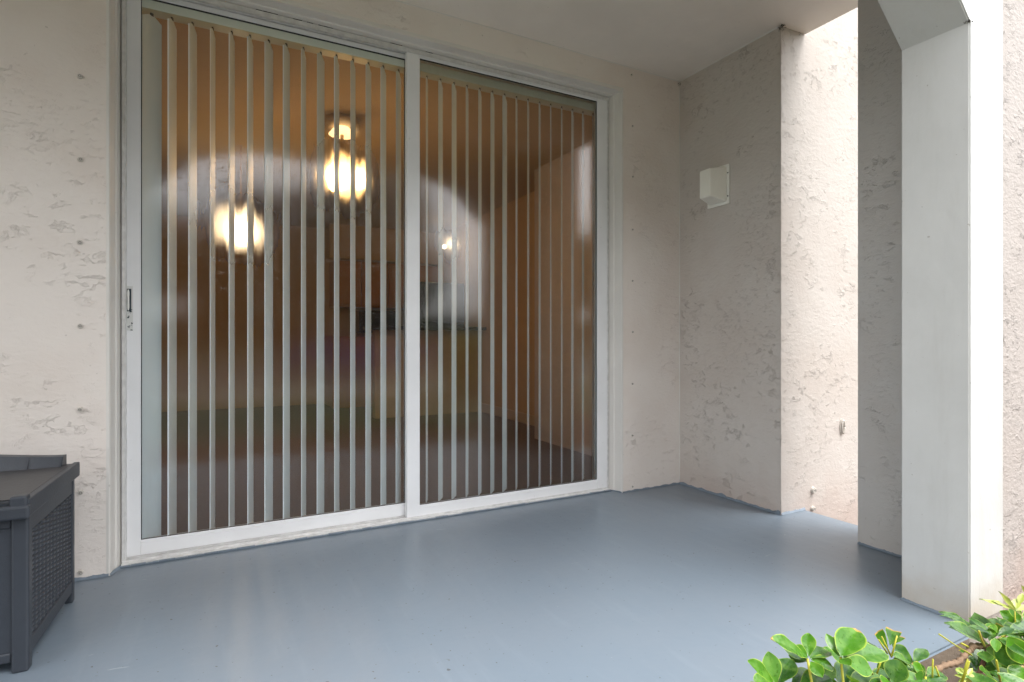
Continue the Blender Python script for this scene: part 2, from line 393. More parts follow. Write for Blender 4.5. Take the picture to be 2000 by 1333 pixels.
# cracks and old sealant between the header and the render
bm = B()
for (u0, u1) in ((500, 543), (572, 590), (600, 612), (622, 651), (762, 786), (832, 846)):
    x0, x1 = ax(u0, DY-.006), ax(u1, DY-.006); n = 6
    for i in range(n):
        t0, t1 = x0+(x1-x0)*i/n, x0+(x1-x0)*(i+1)/n
        h0 = .001+.004*random.random()
        f = bm.faces.new([bm.verts.new(p) for p in ((t0, dr-.004-.003*random.random(), OZ-.0068), (t1, dr-.004-.003*random.random(), OZ-.0068), (t1, dr-.001+.002, OZ-.0068-h0*.3), (t0, dr+.001, OZ-.0068-h0*.3))])
obj('sealant_crack', bm, M['caulk'], back)

def anchor(parent, x, y, z, nrm, big=True, deep=0):
    """washer head with recessed screw; the face points along nrm"""
    nrm = Vector(nrm); c = Vector((x, y, z))
    r = .0095 if big else .006
    bm = B()
    cyl(bm, c+nrm*(.002+deep), nrm, r, .006+deep*2, 16, r*.86)
    a = obj('anchor_bolt', bm, M['washer'], parent)
    bm = B(); cyl(bm, c+nrm*(.0055+deep*2), nrm, r*(.48 if big else .62), .0014, 12)
    obj('bolt_socket', bm, M['hole'], a)
    bm = B(); cyl(bm, c+nrm*(.0068+deep*2), nrm, r*.42, .0024, 10, r*.25)
    obj('bolt_head', bm, M['screw'], a)
lx = ax(157, WY)
for v in (150, 312, 474, 637, 800, 962, 1118):
    p = at(157+random.uniform(-1, 1), v, WY); anchor(back, p.x, 0, p.z, (random.uniform(-.1, .25), -1, random.uniform(-.2, .1)), True, .004 if v == 800 else .001)
for v in (147, 247, 346, 449, 549, 649, 750, 851, 951):
    p = at(1235 if v > 150 else 1233, v, WY); anchor(back, p.x, 0, p.z, (random.uniform(-.2, .3), -1, random.uniform(-.1, .1)), False)

# ---------------------------------------------------------------- side wall and the wall beyond it
side = thing('stucco_wall', 'rough stucco wall at right carrying the cream wall lamp, its bright face turned to the street', 'wall', (SX, SY, 0))
bm = B()
prism(bm, [(0, 0), (5.5, 0), (5.5, 2.5), (0, 2.5)], GZ-.3, TOP, .004)
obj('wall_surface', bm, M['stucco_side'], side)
# raised corner bead
bm = B(); pts = []
for i in range(90):
    z = .01+i*(CZ-.02)/89; pts.append((.001*noise.noise(Vector((z*9, 0, 0))), .001*noise.noise(Vector((0, z*9, 3))), z))
tube(bm, pts, [.0035+.0022*noise.noise(Vector((i*.6, 1, 1))) for i in range(90)], 6)
obj('corner_bead', bm, M['stucco_side'], side, True)
# conduit cover and pipe caps on the bright face
p = at(1643, 834, SY)-Vector((SX, SY, 0))
bm = B()
cyl(bm, (p.x, -.002, p.z), (0, -1, 0), .03, .006, 20); bmesh.ops.scale(bm, vec=(.55, 1, 1.55), space=Matrix.Translation(-Vector((p.x, 0, p.z))), verts=bm.verts)
cc = obj('conduit_cover', bm, M['washer'], side)
bm = B()
tube(bm, [(p.x+.004+.011*math.cos(t)*1, -.010, p.z+.034*math.sin(t)) for t in [k*2*math.pi/20 for k in range(21)]], .0055, 6)
obj('cover_lip', bm, M['washer'], cc, True)
for (u, v, r) in ((1587, 957, .017), (1586, 993, .013)):
    q = at(u, v, SY)-Vector((SX, SY, 0)); bm = B()
    cyl(bm, (q.x, -.006, q.z), (0, -1, 0), r, .016, 18, r*.9)
    c_ = obj('pipe_cap', bm, M['washer'], side)
    bm = B(); tube(bm, [(q.x+r*.45*math.cos(t), -.0155, q.z+r*.45*math.sin(t)) for t in [k*2*math.pi/12-1 for k in range(9)]], .0022, 5)
    obj('cap_ridge', bm, M['washer'], c_, True)

# ---------------------------------------------------------------- pier and front wall beside the arch column
pier = thing('stucco_pier', 'shaded stucco pier standing behind the smooth front column', 'pier', (PX, FY, 0))
bm = B()
o_ = lambda x, y: (x-PX, y-FY)
prism(bm, [o_(CX1+.003, FY+.022), o_(EX, FY+.022), o_(EX, PY), o_(PX, PY), o_(PX, BY+.02), o_(CX1+.003, BY+.02)], GZ-.3, TOP, .003)
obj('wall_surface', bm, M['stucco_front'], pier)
bm = B(); prism(bm, [o_(PX-.003, BY+.025), o_(PX+.02, BY+.025), o_(PX+.02, PY-.0), o_(PX-.003, PY-.0)], .001, CZ)
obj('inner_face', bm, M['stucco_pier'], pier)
bm = B()
n = 40; tube(bm, [(CX1+.004-PX, .018+.002*noise.noise(Vector((i*.5, 0, 0))), GZ+i*(TOP-GZ)/n) for i in range(n+1)], [.004+.002*noise.noise(Vector((i*.9, 2, 0))) for i in range(n+1)], 6)
obj('joint_bead', bm, M['concrete'], pier, True)

# ---------------------------------------------------------------- front arch (columns + chamfered beam)
arch = thing('porch_arch', 'smooth off-white arch framing the patio front, with angled corners on square columns', 'arch', (0, FY, 0))
AL = -.45*H; AB = 2.104*H; AT = 2.53*H; CHX = .68*H
def arch_part(name, pts, y0=0, y1=BY-FY, bev=.004):
    bm = B(); prism_y(bm, pts, y0, y1, 0)
    es = [e for e in bm.edges if not all(abs(v.co.z-AB) < .002 for v in e.verts) and not all(v.co.z < .001 for v in e.verts)]
    bmesh.ops.bevel(bm, geom=es, offset=bev, segments=2, affect='EDGES', clamp_overlap=True)
    return obj(name, bm, M['trim'], arch)
arch_part('column', [(CX0, 0.0), (CX1, 0.0), (CX1, AB), (CX0, AB)])
arch_part('column', [(AL-.22, 0.0), (AL, 0.0), (AL, AB), (AL-.22, AB)])
arch_part('beam', [(CX0, AB), (CX1, AB), (CX1, TOP), (AL-.22, TOP), (AL-.22, AB), (AL, AB), (AL+CHX*.5, AT-.10), (AL+CHX, AT), (CX0-CHX, AT), (CX0-CHX*.5, AT-.10)])
bm = B(); box(bm, CX0-.02, CX1+.0, FY+.004, BY, GZ-.3, -.002)
bmesh.ops.translate(bm, vec=(0, -FY, 0), verts=bm.verts); obj('footing', bm, M['mortar'], arch)
bm = B()   # left outer wall of the front, outside the frame
box(bm, AL-.60, AL-.223, FY+.02, FY+.2, GZ-.3, TOP); fl = obj('stucco_wall', bm, M['stucco_front'])
tag(fl, 'front stucco wall left of the arch, outside the picture', 'wall')
# ---------------------------------------------------------------- ceiling
bm = B()
prism(bm, [(XL, BY+.0), (EX, BY+.0), (EX, SY-.001), (SX-.001, SY-.001), (SX-.001, WY-.001), (XL, WY-.001)], CZ, CZ+.35, .003)
struct('ceiling', bm, M['ceiling'])
bm = B()   # sealant beads between ceiling and walls
def bead(p0, p1, r=.0045):
    p0, p1 = Vector(p0), Vector(p1); n = int((p1-p0).length/.04)+2
    tube(bm, [p0.lerp(p1, i/n)+Vector((0, 0, .0015*noise.noise(Vector((i*.8, 0, 0))))) for i in range(n+1)], [r*(1+.5*noise.noise(Vector((i*.7, 4, 0)))) for i in range(n+1)], 6)
bead((XL, WY, CZ), (SX, WY, CZ)); bead((SX, WY, CZ), (SX, SY, CZ)); bead((SX, WY, 0.01), (SX, WY, CZ), .003)
o = obj('ceiling_sealant_line', bm, M['reveal'], smooth=True); o['kind'] = 'structure'

def grime(name, c, r, n, label, nrm):
    bm = B(); nrm = Vector(nrm)
    for i in range(n):
        p = Vector(c)+Vector([random.gauss(0, r*.45) for _ in range(3)])
        a = Vector([random.uniform(-1, 1) for _ in range(3)])*r*random.uniform(.2, .6); b2 = Vector([random.uniform(-1, 1) for _ in range(3)])*r*.16
        bm.faces.new([bm.verts.new(q) for q in (p, p+a+b2, p+a*1.3, p+a*.6-b2)])
    o = obj(name, bm, M['web']); tag(o, label, 'cobweb'); return o
grime('cobweb', (SX-.004, SY-.008, CZ-.012), .016, 70, 'dark dirty cobweb clump where side wall corner meets the ceiling', (0, 0, 1))
grime('cobweb', (SX-.006, WY-.006, CZ-.02), .014, 26, 'small dirty cobweb in the back corner under the ceiling', (0, 0, 1))
pcw = at(1887, 38, FY)
grime('cobweb', (CX0-.004, FY+.004, AB+.004), .009, 60, 'black cobweb clump at the outer bend of the arch column', (0, 0, 1))
grime('cobweb', (SX+.14, SY-.004, CZ-.006), .010, 16, 'thin dirty cobweb thread under the ceiling edge at right', (0, 0, 1))

# ---------------------------------------------------------------- sliding door
door = thing('sliding_door', 'white aluminium sliding patio door with two tall misted glass panels', 'sliding door', (0, DY, 0))
def dbox(name, x0, x1, y0, y1, z0, z1, mat, parent=door, bev=.0015):
    bm = B(); box(bm, x0, x1, y0, y1, z0, z1, bev); return obj(name, bm, mat, parent)
fz = OZ-.008
# outer frame
bm = B()
box(bm, IX0+.0005, IX0+.014, .0, .11, .012, fz, .001)
box(bm, IX1-.012, IX1-.0005, .0, .11, .012, fz, .001)
box(bm, IX0+.0005, IX1-.0005, -.004, .11, fz-.012, fz, .001)
obj('door_frame', bm, M['alu_old'], door)
bm = B()
box(bm, IX0+.001, IX1-.001, -.022, .10, .0, .0095, .001)
box(bm, IX0+.001, IX1-.001, .002, .006, .0095, .016); box(bm, IX0+.001, IX1-.001, .050, .054, .0095, .016)
obj('threshold', bm, M['alu_old'], door)
bm = B(); xs = IX0
while xs < IX1-.02:    # blue floor paint run over the threshold nose
    wv = random.uniform(.02, .09); xe = min(xs+wv, IX1-.002)
    box(bm, xs, xe, -.034-.004*random.random(), -.0225, .0008, .0045+.004*random.random(), .001); xs = xe+.0002
obj('paint_skirt', bm, M['floor_edge'], door)
# top track lips
bm = B()
for y in (-.006, .010): box(bm, IX0+.015, IX1-.013, y, y+.003, fz-.022, fz-.013)
obj('head_track', bm, M['alu_old'], door)
def panel(name, x0, x1, y, wl, wr, zb, zt, lab, hb=.060, ht=.028):
    pn = bpy.data.objects.new(name, None); col.objects.link(pn); pn.parent = door; pn.location = (0, y, 0); pn['label'] = lab
    th = .034
    dbox('stile', x0, x0+wl, 0, th, zb, zt, M['alu'], pn)
    dbox('stile', x1-wr, x1, 0, th, zb, zt, M['alu'], pn)
    bm = B(); box(bm, x0+wl+.0003, x1-wr-.0003, .0015, th-.0015, zb, zb+hb-.010, .001); box(bm, x0+wl+.0003, x1-wr-.0003, .004, th-.004, zb+hb-.0098, zb+hb, .001)
    obj('bottom_rail', bm, M['alu'], pn)
    dbox('top_rail', x0+wl+.0003, x1-wr-.0003, .0015, th-.0015, zt-ht, zt, M['alu'], pn)
    bm = B(); g = .0028; X0, X1, Z0, Z1 = x0+wl, x1-wr, zb+hb, zt-ht
    for (a, b, c, d_) in ((X0, X0+g, Z0, Z1), (X1-g, X1, Z0, Z1), (X0+g, X1-g, Z0, Z0+g*.7), (X0+g, X1-g, Z1-g*1.6, Z1)): box(bm, a, b, .008, .014, c, d_)
    obj('gasket', bm, M['gasket'], pn)
    bm = B(); rect(bm, [(X0, .016, Z0), (X1, .016, Z0), (X1, .016, Z1), (X0, .016, Z1)])
    obj('glass_pane', bm, M['glass'], pn)
    return pn
Y1, Y2 = .042, .004
xl0 = ax(243, DY+Y1); xl1 = ax(275, DY+Y1); xm0 = ax(795, DY+Y2); xm1 = ax(820, DY+Y2); xr0 = ax(1167, DY+Y2); xr1 = ax(1187, DY+Y2)
pl = panel('door_panel', xl0, xm0+.045, Y1, xl1-xl0, .040, .017, fz-.014, 'sliding panel at left with the recessed pull handle', hb=.060, ht=.020)
pr = panel('door_panel', xm0, xr1, Y2, xm1-xm0, xr1-xr0, .0115, fz-.0125, 'fixed panel at right without a handle', hb=.056, ht=.020)
# pull handle on the left stile
p0 = at(245.5, 559, DY+Y1); p1 = at(259.5, 646, DY+Y1)
def handle_mat():
    m, n, b, o = new_mat('chipped white handle'); v = coords(n)
    k = ramp(n, tex(n, v, 75, 3, .6), (.58, .60))
    n.links.new(mixc(n, k, (.68, .68, .66), (.03, .05, .06)), b.inputs['Base Color']); b.inputs['Roughness'].default_value = .35
    return m
bm = B(); hx0, hx1, hz0, hz1 = p0.x, p1.x, p1.z, p0.z; hm = hz0+(hz1-hz0)*.43
box(bm, hx0, hx1, -.0025, -.0005, hz0, hm, .0005)
box(bm, hx0, hx0+.004, -.0025, -.0005, hm, hz1, .0003); box(bm, hx1-.005, hx1, -.0025, -.0005, hm, hz1, .0003); box(bm, hx0+.004, hx1-.005, -.0025, -.0005, hz1-.011, hz1, .0003)
hd = obj('pull_handle', bm, handle_mat(), pl)
bm = B(); rect(bm, [(hx0+.001, -.0008, hm), (hx1-.001, -.0008, hm), (hx1-.001, -.0008, hz1-.01), (hx0+.001, -.0008, hz1-.01)])
obj('finger_recess', bm, plain('dark steel recess', (.05, .07, .085), .3, .5), hd)
bm = B(); tube(bm, [((hx0+hx1)/2-.003, -.003, hm+.004+i*(hz1-hm-.018)/8) for i in range(9)], [.002, .004, .004, .0035, .0035, .0035, .004, .004, .002], 8)
obj('thumb_latch', bm, M['lamp_plate'], hd, True)

# ---------------------------------------------------------------- vertical blind
VY = 3.10*H
blind = thing('vertical_blind', 'pale vertical blind with open vanes hanging behind the glass door', 'blind', (0, VY, 0))
zt = 2.507*H; zb = .062*H
bm = B(); box(bm, IX0-.02, IX1+.02, -.035, .035, zt+.006, zt+.052, .004); box(bm, IX0-.02, IX1+.02, -.038, -.0355, zt-.004+.010, zt+.020)
obj('headrail', bm, M['rail'], blind)
def vane_mesh(width=.089, n=8):
    bm = B(); rows = []
    for i in range(n+1):
        t = i/n-.5; b = .0015*(1-4*t*t)
        rows.append((bm.verts.new((b, t*width, zb)), bm.verts.new((b, t*width, zt-.022)), bm.verts.new((b, max(-.014, min(.014, t*width)), zt-.004))))
    for i in range(n):
        bm.faces.new((rows[i][0], rows[i+1][0], rows[i+1][1], rows[i][1]))
        if abs((i+.5)/n-.5) < .5: 
            try: bm.faces.new((rows[i][1], rows[i+1][1], rows[i+1][2], rows[i][2]))
            except Exception: pass
    return bm
proto = obj('vane', vane_mesh(), M['vane'], blind, True)
bmc = B(); box(bmc, -.003, .003, -.006, .006, zt-.006, zt+.006)
clip0 = obj('vane_clip', bmc, M['clip'], proto)
ang = [49.5, 19, 20, 14, 17.5, 19.5, 28.5, 26, 22, 31.5, 26, 27.5, 31, 33, 33, 31, 26, 36, 38.5, 33, 36.5, 40, 43.5, 35.5, 36.5, 38, 37, 38.5, 43, 42.5, 42]
for i, a in enumerate(ang):
    x = (-.256+i*.08385)*H
    if i == 0: v = proto
    else:
        v = proto.copy(); col.objects.link(v); v.parent = blind
        c2 = clip0.copy(); col.objects.link(c2); c2.parent = v
    v.location = (x, 0, 0); v.rotation_euler = (R(random.uniform(-.12, .12)), 0, R(-a))
# bunched vane at the left end
v = proto.copy(); col.objects.link(v); v.parent = blind; v.location = (-.315*H, -.012, 0); v.rotation_euler = (0, 0, R(-62))
c2 = clip0.copy(); col.objects.link(c2); c2.parent = v

# ---------------------------------------------------------------- room behind the glass
RXL, RXR, RY, RZ = -1.7, 2.92, 8.1, 2.42
IY = DY+.20
M['in_wall'] = plain('beige room wall', (.62, .43, .22), .8, 0, .001, 40, .05)
M['in_ceil'] = plain('room ceiling', (.52, .385, .215), .85, 0, .003, 60, .05)
M['carpet'] = plain('brown carpet', (.22, .165, .125), .95, 0, .01, 300, .35)
M['cabinet'] = plain('honey oak cabinet', (.50, .22, .06), .35, 0, .001, 30, .25, stretch=(1, 1, .1))
M['counter'] = plain('pale laminate', (.55, .42, .26), .3)
M['dark'] = plain('black appliance', (.035, .028, .022), .25)
M['base'] = plain('cream baseboard', (.60, .48, .32), .4)
bm = B(); rect(bm, [(RXL, DY+.11, .002), (RXR, DY+.11, .002), (RXR, RY, .002), (RXL, RY, .002)]); struct('room_floor', bm, M['carpet'])
bm = B(); box(bm, RXL, RXR, DY+.11, RY, RZ, RZ+.1); struct('room_ceiling', bm, M['in_ceil'])
bm = B(); box(bm, RXL-.1, RXL, DY+.11, RY, 0, RZ); box(bm, RXR, RXR+.1, DY+.11, RY, 0, RZ); box(bm, RXL, RXR, RY, RY+.1, 0, RZ)
box(bm, RXL, IX0-.03, DY+.11, DY+.20, 0, RZ); box(bm, IX1+.03, RXR, DY+.11, DY+.20, 0, RZ); box(bm, IX0-.03, IX1+.03, DY+.11, DY+.2, OZ-.02, RZ)
struct('room_walls', bm, M['in_wall'])
bm = B(); box(bm, RXR-.015, RXR, DY+.2, RY, .003, .11, .003); box(bm, RXL, RXL+.015, DY+.2, RY, .003, .11, .003); o = obj('baseboard', bm, M['base']); o['kind'] = 'structure'
# kitchen
kc = thing('kitchen_cabinet', 'honey wood wall cabinets glowing in the kitchen behind the glass', 'cabinet', (2.1, RY-.35, 1.33))
for i in range(4):
    bm = B(); box(bm, -.68+i*.37, -.32+i*.37, 0, .34, 0, .62, .004); c_ = obj('cabinet_body', bm, M['cabinet'], kc)
    bm = B(); box(bm, -.66+i*.37, -.34+i*.37, -.02, -.001, .03, .59, .006); obj('cabinet_door', bm, M['cabinet'], kc)
bm = B(); box(bm, 1.35, RXR, RY-.42, RY-.36, 1.97, RZ-.001); tag(obj('kitchen_soffit', bm, M['in_wall']), 'beige soffit above the kitchen cabinets', 'soffit')
kb = thing('kitchen_counter', 'pale kitchen breakfast counter with dark top seen through the glass', 'counter', (2.2, 6.3, 0))
bm = B(); box(bm, -.6, .70, 0, .12, .003, 1.0, .003); obj('counter_front', bm, M['counter'], kb)
bm = B(); box(bm, -.68, .71, -.15, .25, 1.002, 1.04, .006); obj('countertop', bm, M['dark'], kb)
fr = thing('refrigerator', 'tall black refrigerator beside the kitchen cabinets', 'refrigerator', (2.6, 7.1, 0))
bm = B(); box(bm, -.3, .3, -.3, .3, .02, 1.1, .01); obj('fridge_door', bm, M['dark'], fr)
bm = B(); box(bm, -.3, .3, -.3, .3, 1.11, 1.62, .01); obj('freezer_door', bm, M['dark'], fr)
bm = B(); tube(bm, [(-.24, -.34, .5), (-.24, -.34, 1.05)], .012); obj('handle', bm, M['alu_old'], fr)
mw = thing('microwave', 'black microwave under the kitchen cabinets', 'microwave', (1.95, RY-.5, .98))
bm = B(); box(bm, -.28, .28, -.2, .2, 0, .29, .01); obj('microwave_case', bm, M['dark'], mw)
bm = B(); box(bm, -.26, .12, -.215, -.201, .03, .26, .004); obj('microwave_door', bm, M['dark'], mw)
bm = B(); box(bm, 1.35, RXR-.02, RY-.62, RY, .003, .93, .004); tag(obj('base_cabinet', bm, M['cabinet']), 'honey wood base cabinets under the microwave', 'cabinet')

def bulb_mat(name, c, s_): return plain(name, (.9, .8, .6), .3, emit=(c, s_))
# ceiling fan with three lit globes
p = at(668, 355, 4.0); fx, fy = p.x, p.y
fan = thing('ceiling_light', 'ceiling light with three glowing globes in the living room behind the glass', 'ceiling light', (fx, fy, 0))
bm = B(); cyl(bm, (0, 0, RZ-.03), (0, 0, 1), .12, .058, 28, .11); obj('canopy', bm, plain('fixture bronze', (.46, .34, .20), .6, .0), fan, True)
bm = B(); cyl(bm, (0, 0, RZ-.085), (0, 0, 1), .09, .05, 20, .05); obj('upper_diffuser', bm, bulb_mat('lit diffuser', (1, .60, .25), .7), fan, True)
bm = B(); cyl(bm, (0, 0, (RZ-.11+p.z+.06)/2), (0, 0, 1), .012, RZ-.11-p.z-.06); cyl(bm, (0, 0, p.z+.065), (0, 0, 1), .13, .02, 20); obj('stem', bm, plain('fixture brass', (.30, .2, .1), .35, .6), fan)
gm = bulb_mat('lit globe glass', (1, .55, .19), 11)
for k in range(3):
    a = k*2*math.pi/3-.25; bm = B(); sphere(bm, (.10*math.cos(a), .10*math.sin(a), p.z), .052); obj('light_globe', bm, gm, fan, True)
p = at(470, 458, 4.9)
pd = thing('pendant_lamp', 'lit pendant lamp hanging left of the ceiling fan behind the glass', 'pendant lamp', (p.x, p.y, 0))
bm = B(); sphere(bm, (0, 0, p.z), .075, 1, 1, 1.1); obj('lamp_globe', bm, bulb_mat('lit pendant glass', (1, .70, .40), 9), pd, True)
bm = B(); cyl(bm, (0, 0, (RZ+p.z+.08)/2), (0, 0, 1), .006, RZ-p.z-.08, 8); cyl(bm, (0, 0, p.z+.085), (0, 0, 1), .03, .03, 12); obj('lamp_stem', bm, M['in_wall'], pd)
p = at(868, 482, 6.8)
pd = thing('pendant_lamp', 'small lit kitchen lamp hanging over the breakfast counter', 'pendant lamp', (p.x, p.y, 0))
bm = B(); sphere(bm, (0, 0, p.z), .028); obj('lamp_globe', bm, bulb_mat('lit kitchen glass', (1, .74, .45), 7), pd, True)
bm = B(); cyl(bm, (0, 0, (RZ+p.z+.04)/2), (0, 0, 1), .005, RZ-p.z-.04, 8); obj('lamp_stem', bm, M['in_wall'], pd)

# ---------------------------------------------------------------- wall lamp
wl = thing('wall_lamp', 'small cream wedge-shaped wall lamp on the side wall', 'wall lamp', (SX, 2.297, 0))
bm = B(); box(bm, -.010, -.0005, -.078, .078, 1.657, 1.881, .002); plate = obj('back_plate', bm, M['lamp_plate'], wl)
bm = B()
wallp = [(-.0105, -.066, 1.672), (-.0105, .062, 1.672), (-.0105, .062, 1.868), (-.0105, -.066, 1.868)]
outp = [(-.122, -.045, 1.694), (-.122, .030, 1.694), (-.122, .030, 1.848), (-.122, -.045, 1.848)]
A_ = [bm.verts.new(q) for q in wallp]; O_ = [bm.verts.new(q) for q in outp]
fs = [bm.faces.new(O_), bm.faces.new(A_[::-1])]+[bm.faces.new((A_[i], A_[(i+1) % 4], O_[(i+1) % 4], O_[i])) for i in range(4)]
bmesh.ops.recalc_face_normals(bm, faces=fs); bmesh.ops.bevel(bm, geom=list(bm.edges), offset=.004, segments=3, affect='EDGES')
obj('lamp_cover', bm, M['lampshade'], wl)
for z in (1.70, 1.83):
    for y in (-.072, .071):
        bm = B(); cyl(bm, (-.0112, y, z), (-1, 0, 0), .0038, .003, 10); obj('plate_screw', bm, M['hole'], plate)

# ---------------------------------------------------------------- storage bench
sb = thing('storage_bench', 'charcoal resin storage bench with woven side panel against the left wall', 'storage box', (-.442, 1.959, 0), R(-2.7))
# local: x<=0 to the left, y from front (0) to back
D_, W_, ZT = .462, 1.18, .470
def sbx(name, *a, mat='resin', bev=.004, parent=sb):
    bm = B(); box(bm, *a, bev, 0, 2); return obj(name, bm, M[mat], parent)
P = .038
sbx('corner_post', -P, 0, 0, P*.85, .0, .425, bev=.006); sbx('corner_post', -.026, -.002, D_-.026, D_, 0, .425, bev=.004)
sbx('corner_post', -W_, -W_+P, 0, P, 0, .425); sbx('corner_post', -W_, -W_+.03, D_-.03, D_, 0, .425)
# side panel frame + weave
for za, zb_ in ((.372, .425), (.035, .075)):
    bm = B(); box(bm, -.022, -.004, P*.85+.0005, D_-.0265, za, zb_, .002); obj('side_rail', bm, M['resin'], sb)
bm = B(); y0_, y1_, z0_, z1_ = P*.85+.002, D_-.028, .077, .370
ny, nz = 12, 22
box(bm, -.026, -.018, y0_-.001, y1_+.001, z0_-.001, z1_+.001)
for i in range(ny):
    for j in range(nz+1):
        cyy = y0_+(i+.5)*(y1_-y0_)/ny; hy = (y1_-y0_)/ny*.5; hz = (z1_-z0_)/nz*.5
        czz = z0_+(j+(.5 if i % 2 else 0))*(z1_-z0_)/nz
        za, zb_ = max(z0_, czz-hz), min(z1_, czz+hz)
        if zb_-za < .003: continue
        pr_ = .013; q = []
        for fy, fz, fx in ((1, 1, 0), (.72, .78, .75), (.35, .45, 1)):
            m_ = (za+zb_)/2; hh_ = (zb_-za)/2
            q.append([bm.verts.new((-.0178+pr_*fx, cyy+sy*hy*fy, m_+sz*hh_*fz)) for sy, sz in ((-1, -1), (1, -1), (1, 1), (-1, 1))])
        for k in range(4):
            for l in range(2): bm.faces.new((q[l][k], q[l][(k+1) % 4], q[l+1][(k+1) % 4], q[l+1][k]))
        bm.faces.new(q[2])
obj('woven_panel', bm, M['resin'], sb)
# front
bm = B(); box(bm, -W_+P+.001, -P-.001, .010, .022, .05, .39); box(bm, -W_+P+.001, -P-.001, .003, .022, .391, .424, .003); box(bm, -W_+P+.001, -P-.001, .004, .022, .03, .055, .003)
for i in range(7): box(bm, -W_+.15+i*.14, -W_+.16+i*.14, .006, .0105, .056, .39, .001)
obj('front_panel', bm, M['resin'], sb)
bm = B(); box(bm, -W_+.031, -.027, D_-.02, D_-.008, .03, .42); box(bm, -W_+.004, -W_+.02, .039, D_-.031, .03, .42); box(bm, -W_+.02, -.027, .023, D_-.021, .03, .04)
obj('box_body', bm, M['resin'], sb)
lid = bpy.data.objects.new('lid', None); col.objects.link(lid); lid.parent = sb
bm = B()
y0_, y1_ = -.026, D_+.028
box(bm, -W_-.004, .004, y0_+.02, y1_, ZT-.034, ZT-.004, .003, 0, 2)
for sx0, sx1 in ((-.012, .006), (-W_-.006, -W_+.012)): box(bm, sx0, sx1, y0_+.014, y1_+.002, ZT-.048, ZT, .003, 0, 2)
obj('lid_frame', bm, M['resin'], lid)
bm = B(); box(bm, -W_+.013, -.013, y0_+.03, y1_-.04, ZT-.0036, ZT-.001, .0005); obj('lid_top', bm, M['resin_top'], lid)
bm = B(); box(bm, -W_-.008, .008, y0_, y0_+.034, ZT-.052, ZT-.014, .008, 0, 3)
for i in range(18): box(bm, -.036-i*.066, -.012-i*.066+.014, y0_+.005, y0_+.038, ZT-.022, ZT+.010, .006, 0, 3)
obj('lid_front_lip', bm, M['resin'], lid)
bm = B()   # curved back ridge with ribs
n = 40
for i in range(n):
    xa, xb = -.030-(W_-.06)*i/n, -.030-(W_-.06)*(i+1)/n
    hh = lambda x: .030+.04*math.sin(math.pi*min(1, max(0, (-x-.05)/(W_-.1))))**1.2
    ya, yb = y1_-.052, y1_-.006
    q = [bm.verts.new(p_) for p_ in ((xa, ya-.012, ZT-.004), (xb, ya-.012, ZT-.004), (xb, ya+.010, ZT+hh(xb)), (xa, ya+.010, ZT+hh(xa)), (xb, yb, ZT+hh(xb)), (xa, yb, ZT+hh(xa)), (xb, yb, ZT-.004), (xa, yb, ZT-.004))]
    bm.faces.new((q[0], q[1], q[2], q[3])); bm.faces.new((q[3], q[2], q[4], q[5])); bm.faces.new((q[5], q[4], q[6], q[7]))
    if i in (0, n-1):
        k = 0 if i == 0 else 1
        bm.faces.new((q[0], q[3], q[5], q[7]) if i == 0 else (q[1], q[2], q[4], q[6]))
for i in range(13):
    xx = -.033-i*.088; h2 = .030+.04*math.sin(math.pi*min(1, max(0, (-xx-.05)/(W_-.1))))**1.2
    bb = [bm.verts.new(p_) for x_ in (xx, xx-.006) for p_ in ((x_, y1_-.070, ZT-.003), (x_, y1_-.046, ZT+h2-.004), (x_, y1_-.040, ZT-.003))]
    bm.faces.new(bb[:3]); bm.faces.new(bb[3:][::-1]); bm.faces.new((bb[0], bb[3], bb[4], bb[1]))
obj('back_ridge', bm, M['resin'], lid)

# ---------------------------------------------------------------- leaves
def leaf_mat():
    m, n, b, o = new_mat('umbrella shrub leaf')
    at_ = node(n, 'ShaderNodeVertexColor', layer_name='tint'); v = coords(n)
    sep = node(n, 'ShaderNodeSeparateColor', {0: at_.outputs[0]})
    age, edge, tip = sep.outputs[0], sep.outputs[1], sep.outputs[2]
    g = mixc(n, age, (.006, .045, .010), (.062, .20, .008))
    g = mixc(n, math_(n, 'MULTIPLY', ramp(n, tex(n, v, 45, 3), (.4, .7)), .35), g, (.20, .36, .06))
    marg = math_(n, 'MULTIPLY', ramp(n, edge, (.86, 1.0)), math_(n, 'ADD', .15, math_(n, 'MULTIPLY', age, .8)))
    g = mixc(n, marg, g, (.42, .52, .07))
    burn = math_(n, 'MULTIPLY', ramp(n, math_(n, 'ADD', tip, math_(n, 'MULTIPLY', tex(n, v, 60, 2), .12)), (.98, 1.02)), .8)
    g = mixc(n, burn, g, (.50, .28, .09))
    n.links.new(g, b.inputs['Base Color']); b.inputs['Roughness'].default_value = .24
    b.inputs['Specular IOR Level'].default_value = .32
    hg = math_(n, 'ADD', math_(n, 'MULTIPLY', tex(n, v, 120, 3), .5), math_(n, 'MULTIPLY', ramp(n, tex(n, v, 170, 1), (.64, .70)), 1.2))
    bp = node(n, 'ShaderNodeBump', {'Height': hg, 'Distance': .0009}); n.links.new(bp.outputs[0], b.inputs['Normal'])
    tl = node(n, 'ShaderNodeBsdfTranslucent'); n.links.new(mixc(n, .5, g, (.30, .55, .03)), tl.inputs[0])
    mx = node(n, 'ShaderNodeMixShader', {0: .18}); n.links.new(b.outputs[0], mx.inputs[1]); n.links.new(tl.outputs[0], mx.inputs[2]); n.links.new(mx.outputs[0], o.inputs[0])
    return m
M['leaf'] = leaf_mat()
M['petiole'] = plain('yellow green leaf stalk', (.42, .40, .03), .45, 0, .0004, 80, .25)
M['twig'] = plain('ringed brown stem', (.22, .14, .085), .8, 0, .003, 90, .5)
CAM = Vector((0, 0, H))
